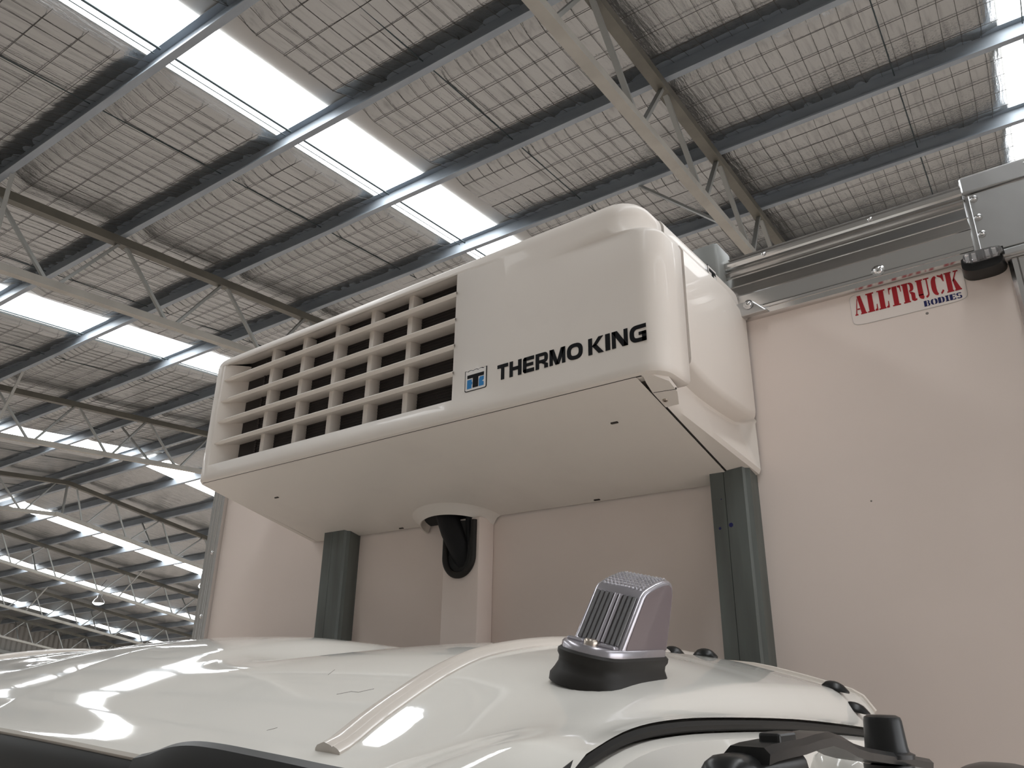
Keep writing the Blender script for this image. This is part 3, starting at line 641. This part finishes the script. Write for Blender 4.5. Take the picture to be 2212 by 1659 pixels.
# side emblem near the top rear of the end panel
m = MB(); xs = XR - 0.030 - 0.0006 + 0.0012
def se(y0, y1, z0, z1, mt, o, par): 
    m = MB(); m.box((XR - 0.0285, y0, z0), (XR - 0.0292 + o, y1, z1)); return m.build('side_emblem', mt, par)
sem = se(-0.106, -0.066, 2.976, 3.006, 'ink', 0.0010, unit)
m = MB(); m.box((XR - 0.0285, -0.104, 2.978), (XR - 0.0276, -0.068, 3.004)); f2 = m.build('emblem_field', 'decal_field', sem)
for a, b, c, d in ((-0.101, -0.071, 2.992, 2.999), (-0.090, -0.080, 2.979, 2.993)):
    m = MB(); m.box((XR - 0.0285, a, c), (XR - 0.0272, b, d)); m.build('emblem_bar', 'ink', sem)
# hose cover with grommet and hose under the unit
DX0, DX1, DY = -1.215, -1.108, -0.052
m = MB(); m.box((DX0, DY, 1.2), (DX1, 0.0, 2.592)); duct = m.build('hose_cover', 'panel_white', unit, bevel=0.004, smooth=True)
m = MB()     # flared skirt of the bottom panel around the hose
cx0, cy0 = -1.212, -0.004; rws = []
for (rad, zo) in ((0.135, 0.000), (0.124, -0.004), (0.116, -0.014), (0.112, -0.020), (0.109, -0.019), (0.100, 0.0)):
    rws.append([V((cx0 + rad * 0.93 * math.cos(t), min(cy0 - rad * 0.72 * math.sin(t), -0.0), zu(min(cy0 - rad * 0.72 * math.sin(t), 0)) - 0.002 + zo)) for t in [math.pi * k / 32 for k in range(33)]])
m.grid(rws); m.build('skirt', 'unit_white', unit, smooth=True)
m = MB(); hole = [(cx0 + 0.108 * 0.93 * math.cos(t), min(cy0 - 0.108 * 0.72 * math.sin(t), 0)) for t in [math.pi * k / 32 for k in range(33)]]
m.add([V((x, y, zu(y) - 0.004)) for x, y in hole], [tuple(range(33))]); m.build('skirt_shade', 'interior', unit)  # flat near-black sheet painted as the shade inside the skirt
# grommet: elongated ring on the cover face
gx, gt, gb, gr = -1.163, 2.60, 2.506, 0.041
gp = [V((gx - gr, DY - 0.004, 2.59))] + [V((gx + gr * math.cos(t), DY - 0.004, gb + gr * math.sin(t))) for t in [math.pi + math.pi * k / 20 for k in range(21)]] + [V((gx + gr, DY - 0.004, 2.585))]
m = MB(); m.tube(gp, 0.0075, 10); m.build('grommet', 'rubber', unit, smooth=True)
m = MB(); pts = [(gx - gr, 2.59)] + [(gx + gr * math.cos(t), gb + gr * math.sin(t)) for t in [math.pi + math.pi * k / 20 for k in range(21)]] + [(gx + gr, 2.585)]
m.prism(pts, lambda x, z: V((x, DY - 0.0015, z)), lambda x, z: V((x, DY + 0.002, z))); m.build('grommet_shade', 'interior', unit)  # near-black plate on the cover face, painted as the shaded hollow
m = MB(); m.tube([V((-1.222, -0.040, 2.64)), V((-1.207, -0.046, 2.60)), V((-1.187, -0.050, 2.565)), V((-1.168, -0.044, 2.530)), V((-1.158, -0.026, 2.49)), V((-1.154, 0.005, 2.45))], [0.030, 0.030, 0.030, 0.030, 0.029, 0.026], 14); m.build('hose', 'hose', unit, smooth=True)
m = MB(); m.tube([V((-1.142, -0.050, 2.64)), V((-1.140, -0.052, 2.58)), V((-1.140, -0.046, 2.53)), V((-1.145, -0.02, 2.48))], 0.008, 8); m.build('hose', 'hose', unit, smooth=True)
m = MB(); m.lathe((-1.119, DY, 2.565), (0, -1, 0), [(0.0025, 0), (0.0022, 0.0015), (0.0001, 0.002)], 8); m.build('rivet', 'seam', unit)
#==CAB==
XC = -1.127
cab = thing('truck_cab', (XC, -0.58, 1.0), 'glossy white truck cab roof and door top in the foreground', 'truck cab')
ZC = [(-1.127, 2.309), (-1.0, 2.306), (-.955, 2.3015), (-.93, 2.2955), (-.908, 2.2835), (-.888, 2.2725), (-.868, 2.2665), (-.848, 2.2655), (-.82, 2.2705), (-.78, 2.2795), (-.73, 2.288), (-.68, 2.2915), (-.62, 2.2925), (-.56, 2.2915), (-.50, 2.288), (-.45, 2.284), (-.40, 2.2735), (-.35, 2.2605), (-.315, 2.2500), (-.29, 2.2400), (-.268, 2.2275)]
ZS = [(-1.127, 2.306), (-.9, 2.301), (-.7, 2.2945), (-.5, 2.288)]
DROP = [(-.985, .118), (-.965, .1085), (-.94, .099), (-.915, .089), (-.886, .073), (-.845, .0535), (-.798, .034), (-.744, .018), (-.64, .004), (-.55, 0.0), (-.35, .011), (-.26, .030), (-.20, .046)]
SEAM = [(-.95, 2.204), (-.927, 2.212), (-.886, 2.221), (-.84, 2.225), (-.766, 2.2255), (-.59, 2.220), (-.45, 2.212), (-.315, 2.202), (-.2, 2.190)]
def bowy(x):
    k = abs(x - XC) / 0.86; return 0.022 * k * k + 0.02 * sstep(0.8, 1.0, k)
def roofz(x, y):
    xm = x if x > XC else 2 * XC - x
    kk = lerp(1.0, 0.0, sstep(-.45, -.268, xm))
    yb = y - bowy(x) * sstep(-.6, -.95, y)
    flat = sstep(-.62, -.84, y)                       # centre hump and valley fade towards the windscreen
    z0 = interp(ZC, xm)
    if xm < -.50: z0 = lerp(z0, interp(ZS, xm), flat)
    dk = lerp(1.0, 0.22, sstep(-.48, -.268, xm)) if y < -.5 else lerp(1.0, 0.2, sstep(-.78, -.56, xm))
    z = z0 - interp(DROP, yb) * dk
    zs = interp(SEAM, y)
    return lerp(z, zs, sstep(-.315, -.268, xm) ** 1.3)
xr = [XC + (XC * -1 - .268) * 0 for _ in ()]
xs = sorted(set([round(lerp(-1.127, -.45, k / 44), 5) for k in range(45)] + [round(lerp(-.45, -.268, (k / 24) ** 0.8), 5) for k in range(25)]))
xs = [2 * XC - x for x in xs[::-1]] + xs[1:]
NY = 46; rows = []
def yat(k, x):
    t = k / NY; t = t ** 1.25
    return lerp(-.968 + bowy(x), -.20, t)
for (dy, dz, py, pz) in ((0.014, -0.0085, -.13, -.22), (0.001, -0.0075, -.06, -.065), (-0.0022, -0.0045, -.030, -.014), (-0.0018, -0.0012, -.008, -.002)):
    row = []
    for x in xs:
        xm = x if x > XC else 2 * XC - x; c = sstep(-.45, -.40, xm)     # the corners run on down as windscreen pillars
        row.append(V((x, yat(0, x) + lerp(dy, py, c), roofz(x, yat(0, x)) + lerp(dz, pz, c))))
    rows.append(row)
for k in range(NY + 1): rows.append([V((x, yat(k, x), roofz(x, yat(k, x)))) for x in xs])
rows.append([V((x, -.194, roofz(x, -.20) - .004)) for x in xs]); rows.append([V((x, -.190, roofz(x, -.20) - .014)) for x in xs]); rows.append([V((x, -.190, roofz(x, -.2) - .2)) for x in xs])
m = MB(); m.grid(rows); roof = m.build('roof_panel', 'cab_white', cab, smooth=True)
# rear gutter lip, following the rear edge
m = MB(); m.tube([V((x, -.196, roofz(x, -.20) + 0.0005)) for x in xs[4:-4:2]], 0.0035, 6); m.build('gutter_lip', 'sealant', roof, smooth=True)
# roof moulding strips
for sgn in (1, -1):
    m = MB(); rws = []
    ysm = [lerp(-.915, -.215, (k / 40) ** 1.2) for k in range(41)]
    for i, y in enumerate(ysm):
        xm = -.520 + 0.006 * sstep(-.6, -.3, y); row = []
        e = 1.0
        for (dx, dz) in ((-0.0151, -0.0016), (-0.0148, 0.0016), (-0.0122, 0.0044), (-0.0072, 0.0060), (0, .0082), (0.0065, 0.0060), (0.0076, 0.0050), (0.0086, 0.0058), (0.0122, 0.0040), (0.0148, 0.0016), (0.0151, -0.0016)):
            x = xm + dx; xx = x if sgn > 0 else 2 * XC - x
            row.append(V((xx, y - (0.006 if i == 0 else 0) * (1 - abs(dx) / .021), roofz(xx, y) + dz * (0.9 if i == 0 else 1))))
        rws.append(row)
    m.grid(rws); m.add(rws[0], [tuple(range(len(rws[0])))]); m.build('roof_moulding', 'sealant', roof, smooth=True)
# fine scuffs near the moulding
for pts in ([(-.60, -.845), (-.588, -.838), (-.578, -.838), (-.566, -.830)], [(-.62, -.903), (-.612, -.898)], [(-.66, -.80), (-.655, -.812)]):
    m = MB(); m.tube([V((x, y, roofz(x, y) - .0001)) for x, y in pts], 0.0004, 4); m.build('scuff', 'dirt', roof)
# door skin under the dark weather strip
def doortop(y):
    if y > -.95: return interp(SEAM, y)
    return interp([(-1.15, 1.6), (-1.06, 1.98), (-1.0, 2.13), (-.97, 2.18), (-.95, 2.204)], y)
DXP = [(1.5, -.20), (1.9, -.205), (2.05, -.222), (2.12, -.237), (2.17, -.250), (2.20, -.259), (2.23, -.268)]
for sgn in (1, -1):
    def X(x): return x if sgn > 0 else 2 * XC - x
    yy = [lerp(-1.15, -.95, k / 12) for k in range(12)] + [lerp(-.95, -.225, (k / 36) ** 1.1) for k in range(37)]
    m = MB(); rws = []
    for y in yy:
        t = doortop(y) - .0110; row = [V((X(-.285), y, t - .002)), V((X(interp(DXP, t) - .006), y, t)), V((X(interp(DXP, t - .004)), y, t - .004))]
        for k in range(1, 15): z = lerp(t - .004, 1.0, (k / 14) ** 1.7); row.append(V((X(interp(DXP, z)), y, z)))
        rws.append(row)
    m.grid(rws); door = m.build('door', 'cab_white', cab, smooth=True)
    m = MB(); m.tube([V((X(-.2735), y, doortop(y) - .0055)) for y in yy], 0.0045, 8); m.build('weather_strip', 'rubber', door, smooth=True)
    m = MB(); poly = [(-1.07, 1.55), (-1.0, 1.93), (-.93, 2.06), (-.80, 2.09), (-.35, 2.08), (-.28, 2.0), (-.28, 1.55)]
    m.prism(poly, lambda y, z: V((X(interp(DXP, z) + .0012), y, z)), lambda y, z: V((X(interp(DXP, z) - .004), y, z))); m.build('side_window', 'glass', door)
# windscreen, its black top seal and the plastic trim on the right
m = MB(); rws = []
for (y, z) in ((-.945, 2.165), (-1.0, 2.02), (-1.08, 1.8), (-1.16, 1.5)):
    rws.append([V((lerp(-1.86, -.40, k / 30), y + bowy(lerp(-1.86, -.40, k / 30)) * 2, z)) for k in range(31)])
m.grid(rws); ws = m.build('windscreen', 'glass', cab, smooth=True)
m = MB(); rws = []
for k in range(31):
    x = lerp(-1.88, -.405, k / 30); y0 = -.955 + bowy(x); zt = roofz(x, y0) - .012
    rws.append([V((x, y0 + .01, zt + .004)), V((x, y0 - .010, zt)), V((x, y0 - .016, zt - .012)), V((x, y0 - .018, zt - .035)), V((x, y0 - .010, zt - .04))])
m.grid(rws); m.build('windscreen_seal', 'black', cab, smooth=True)
m = MB(); TT = [(-.705, 2.188), (-.685, 2.1915), (-.655, 2.199), (-.625, 2.2025), (-.59, 2.2025), (-.545, 2.2005), (-.48, 2.197), (-.41, 2.192), (-.36, 2.18)]
rws = []
for k in range(41):
    x = lerp(-.705, -.36, k / 40); zt = interp(TT, x) - 0.003; y0 = -.974 + bowy(x) * .6
    rws.append([V((x, y0 + .012, zt - .004)), V((x, y0 + .003, zt)), V((x, y0 - .004, zt - .003)), V((x, y0 - .010, zt - .020)), V((x, y0 - .02, zt - .09)), V((x, y0 - .0, zt - .10))])
m.grid(rws); m.build('windscreen_trim', 'black', cab, smooth=True)
m = MB(); m.box((-1.92, -.93, 1.0), (-.33, -.23, 2.12)); m.build('cab_interior', 'interior', cab)
m = MB(); m.box((-1.97, -.215, 1.0), (-.285, -.19, 2.17)); m.build('rear_wall', 'cab_white', cab)
# rubber bumps along the rear roof edge
for (x, y) in ((-.502, -.35), (-.455, -.35), (-.312, -.29), (-.291, -.29)):
    m = MB(); z = roofz(x, y) - .001
    rws = []
    for (r, h) in ((1.0, 0.0), (1.02, 0.002), (.85, .005), (.62, .0085), (.3, .0105), (.02, .011)):
        rws.append([V((x + .0165 * r * math.cos(t), y + .011 * r * math.sin(t), z + h - (.0165 * r * math.cos(t)) * (0.22 if x > -.4 else .09))) for t in [2 * math.pi * k / 20 for k in range(20)]])
    m.grid(rws, closed=True); m.build('rubber_bump', 'black', roof, smooth=True)
# ---------------------------------------------------------------- roof marker lamp
LX, LY, LZ0 = -.3695, -.739, 2.2510
lx, ly = LX, LY
ml = thing('roof_marker_lamp', (LX, LY, LZ0), 'clear ribbed roof marker lamp on black rubber base, on the white cab roof', 'lamp')
def foot(hw, hl, nose, n=9):          # plan outline: curved nose to -y, square tail
    o = []
    for k in range(n): t = math.pi * (k / (n - 1)); o.append((-hw * math.cos(t) if True else 0, -hl + nose - nose * math.sin(t) ** .8))
    rcn = .010
    o += [(hw, hl - rcn), (hw - rcn * .3, hl - rcn * .3), (hw - rcn, hl), (-hw + rcn, hl), (-hw + rcn * .3, hl - rcn * .3), (-hw, hl - rcn)]
    return o
rws = []
for (gw, hh) in ((.0335, -0.004), (.0335, .002), (.0310, .007), (.0292, .012), (.0292, .016), (.0306, .019), (.0306, .0225), (.0288, .0245)):
    rws.append([V((lx + a, ly + b, LZ0 + hh)) for (a, b) in foot(gw, .0245 + gw, .024)])
m = MB(); m.grid(rws, closed=True); m.add(rws[-1], [tuple(range(len(rws[-1])))]); m.build('rubber_base', 'rubber', ml, smooth=True)
zt = LZ0 + .0245
m = MB(); f0 = foot(.0284, .0525, .023); m.grid([[V((lx + a, ly + b, zt - .001)) for a, b in f0], [V((lx + a, ly + b, zt + .004)) for a, b in f0], [V((lx + a * .95, ly + b * .97, zt + .006)) for a, b in f0]], closed=True)
m.add([V((lx + a * .95, ly + b * .97, zt + .006)) for a, b in f0], [tuple(range(len(f0)))]); m.build('lens_flange', 'reflector', ml, smooth=True)
# lens body : side profile (y,z) extruded in x with rounded shoulders
z0 = zt + .005
prof = [(-.030, 0.0), (-.0295, .001), (-.004, .050), (.000, .0545), (.008, .0585), (.022, .0635), (.036, .0670), (.048, .0680), (.055, .0655), (.0585, .058), (.060, .040), (.060, 0.0)]
prof = [(a * .88, b * 0.90) for a, b in prof]
KX = .84
def bodyrow(hw, ins): 
    cyy, czz = .025, .028
    return hw, [(cyy + (a - cyy) * (1 - ins), max(0, czz + (b - czz) * (1 - ins)) if b > 0 else 0) for a, b in prof]
m = MB(); rws = []
for hw, ins in ((-.0300, .10), (-.0297, .05), (-.0285, .015), (-.026, 0), (.026, 0), (.0285, .015), (.0297, .05), (.0300, .10)):
    _, pp = bodyrow(hw, ins); rws.append([V((lx + hw * KX, ly + a, z0 + b)) for a, b in pp])
m.grid(rws); m.add(rws[0], [tuple(range(len(prof)))]); m.add(rws[-1], [tuple(range(len(prof)))]); body = m.build('lens_body', 'reflector', ml, smooth=True)
_, pp = bodyrow(.03, .12); m = MB(); m.prism(pp, lambda a, b: V((lx + .0295 * KX, ly + a, z0 + b)), lambda a, b: V((lx + .0305 * KX, ly + a, z0 + b))); m.build('side_face', 'mauve', body)
# ribs down the sloping front face
A0, A1 = V((0, ly - .0256, z0 + .003)), V((0, ly - .0050, z0 + .0435)); nr = V((0, -.885, .466))
for k in range(9):
    x = lx - .0188 + k * .0047; m = MB(); m.tube([A0 + V((x, 0, 0)), A1 + V((x, 0, 0))], .0019, 8); m.build('lens_rib', 'reflector' if k in (4, 5) else 'clear', body, smooth=True)
m = MB(); m.grid([[A0 + V((lx - .021, 0, 0)) + nr * .0004, A0 + V((lx + .021, 0, 0)) + nr * .0004], [A1 + V((lx - .021, 0, 0)) + nr * .0004, A1 + V((lx + .021, 0, 0)) + nr * .0004]]); m.build('front_face', 'coil', body)
# diamond studs on the top face
tp = [(.006, .0580), (.022, .0638), (.036, .0672), (.046, .0682)]
tp = [(a * .88, b * .90) for a, b in tp]
m = MB()
for i in range(9):
    for j in range(11):
        y = lerp(.003, .041, i / 8); x = lx - .0195 + j * .0039; zq = interp([(0, .0490)] + tp, y)
        c = V((x, ly + y, z0 + zq)); s = .0016
        m.add([c + V((-s, -s, 0)), c + V((s, -s, .0)), c + V((s, s, .0)), c + V((-s, s, .0)), c + V((0, 0, .0017))], [(0, 1, 4), (1, 2, 4), (2, 3, 4), (3, 0, 4)])
tag(m.build('lens_stud', 'clear', body), kind='stuff')
m = MB(); m.lathe((lx + .002, ly - .039, zt + .006), (0, 0, 1), [(.0062, 0), (.0062, .003), (.005, .0045), (.0001, .005)], 14); m.build('screw', 'screw', ml, smooth=True)
for s in (-1, 1):
    m = MB(); m.box((lx + s * .016 - .008, ly - .038, zt + .005), (lx + s * .016 + .008, ly - .030, zt + .0085)); m.build('flange_pad', 'reflector', ml, bevel=.0015)
ml.rotation_euler = (math.radians(3), math.radians(13), 0)
# ---------------------------------------------------------------- mirror arm and mirror head
xa = -.16
def blob(name, pts, r, par, mt='black', n=12):
    m = MB(); m.tube(pts, r, n); return m.build(name, mt, par, smooth=True)
m = MB(); m.box((xa - .030, -.958, 2.10), (xa - .002, -.858, 2.2165)); ma = m.build('mirror_arm', 'black', cab, bevel=.011, bseg=4, smooth=True)
pl = [(-.957, 2.2205), (-.945, 2.2215), (-.92, 2.2220), (-.90, 2.2222), (-.875, 2.2235), (-.849, 2.2240), (-.825, 2.2205), (-.80, 2.2150), (-.775, 2.2115), (-.72, 2.2060), (-.65, 2.1995), (-.585, 2.1930)]
m = MB(); rws = []
for y, z in pl:
    z -= .003; y += .025
    rws.append([V((xa - .024, y, z - .002)), V((xa - .020, y, z + .002)), V((xa - .002, y, z + .002)), V((xa + .001, y, z - .001)), V((xa, y, z - .006)), V((xa - .022, y, z - .006))])
m.grid(rws, closed=True); m.add(rws[0], [tuple(range(6))]); m.add(rws[-1], [tuple(range(6))]); m.build('arm_plate', 'black', ma, smooth=True)
m = MB(); m.box((xa - .014, -.908, 2.218), (xa - .002, -.882, 2.2252)); m.build('stop_lug', 'black', ma, bevel=.0015)
m = MB(); m.lathe((xa - .010, -.662, 2.1985), (0, 0, 1), [(.0195, 0), (.0195, .003), (.0160, .0045), (.0152, .008), (.0138, .026), (.0130, .0285), (.010, .030), (.0001, .030)], 22); m.build('pivot_post', 'black', ma, smooth=True)
m = MB(); m.lathe((xa - .010, -.662, 2.158), (0, 0, 1), [(.018, 0), (.018, .036)], 20); m.build('lower_collar', 'black', ma, smooth=True)
m = MB(); m.lathe((-.222, -.63, 2.150), (.15, 0, 1), [(.026, 0), (.024, .028), (.020, .042), (.012, .050), (.0001, .052)], 20); m.build('door_boss', 'cab_white', ma, smooth=True)
blob('arm_tube', [V((xa, -1.0, 2.16)), V((xa + .02, -1.03, 2.05)), V((xa + .03, -1.06, 1.9))], .016, ma)
m = MB(); rws = []
for k in range(9):
    t = k / 8 * math.pi / 2; rws.append([V((-.078 + (.030 * math.cos(t) + .004) * math.copysign(abs(math.cos(a)) ** .6, math.cos(a)), -.805 + (.060 * math.cos(t) + .004) * math.copysign(abs(math.sin(a)) ** .6, math.sin(a)), 2.180 + .030 * math.sin(t))) for a in [2 * math.pi * j / 28 for j in range(28)]])
rws = [[V((p.x, p.y, 1.92)) for p in rws[0]]] + rws
m.grid(rws, closed=True); m.add(rws[-1], [tuple(range(28))]); m.build('mirror_head', 'black', cab, smooth=True)
for o in bpy.data.objects:
    if '_o' in o: del o['_o']
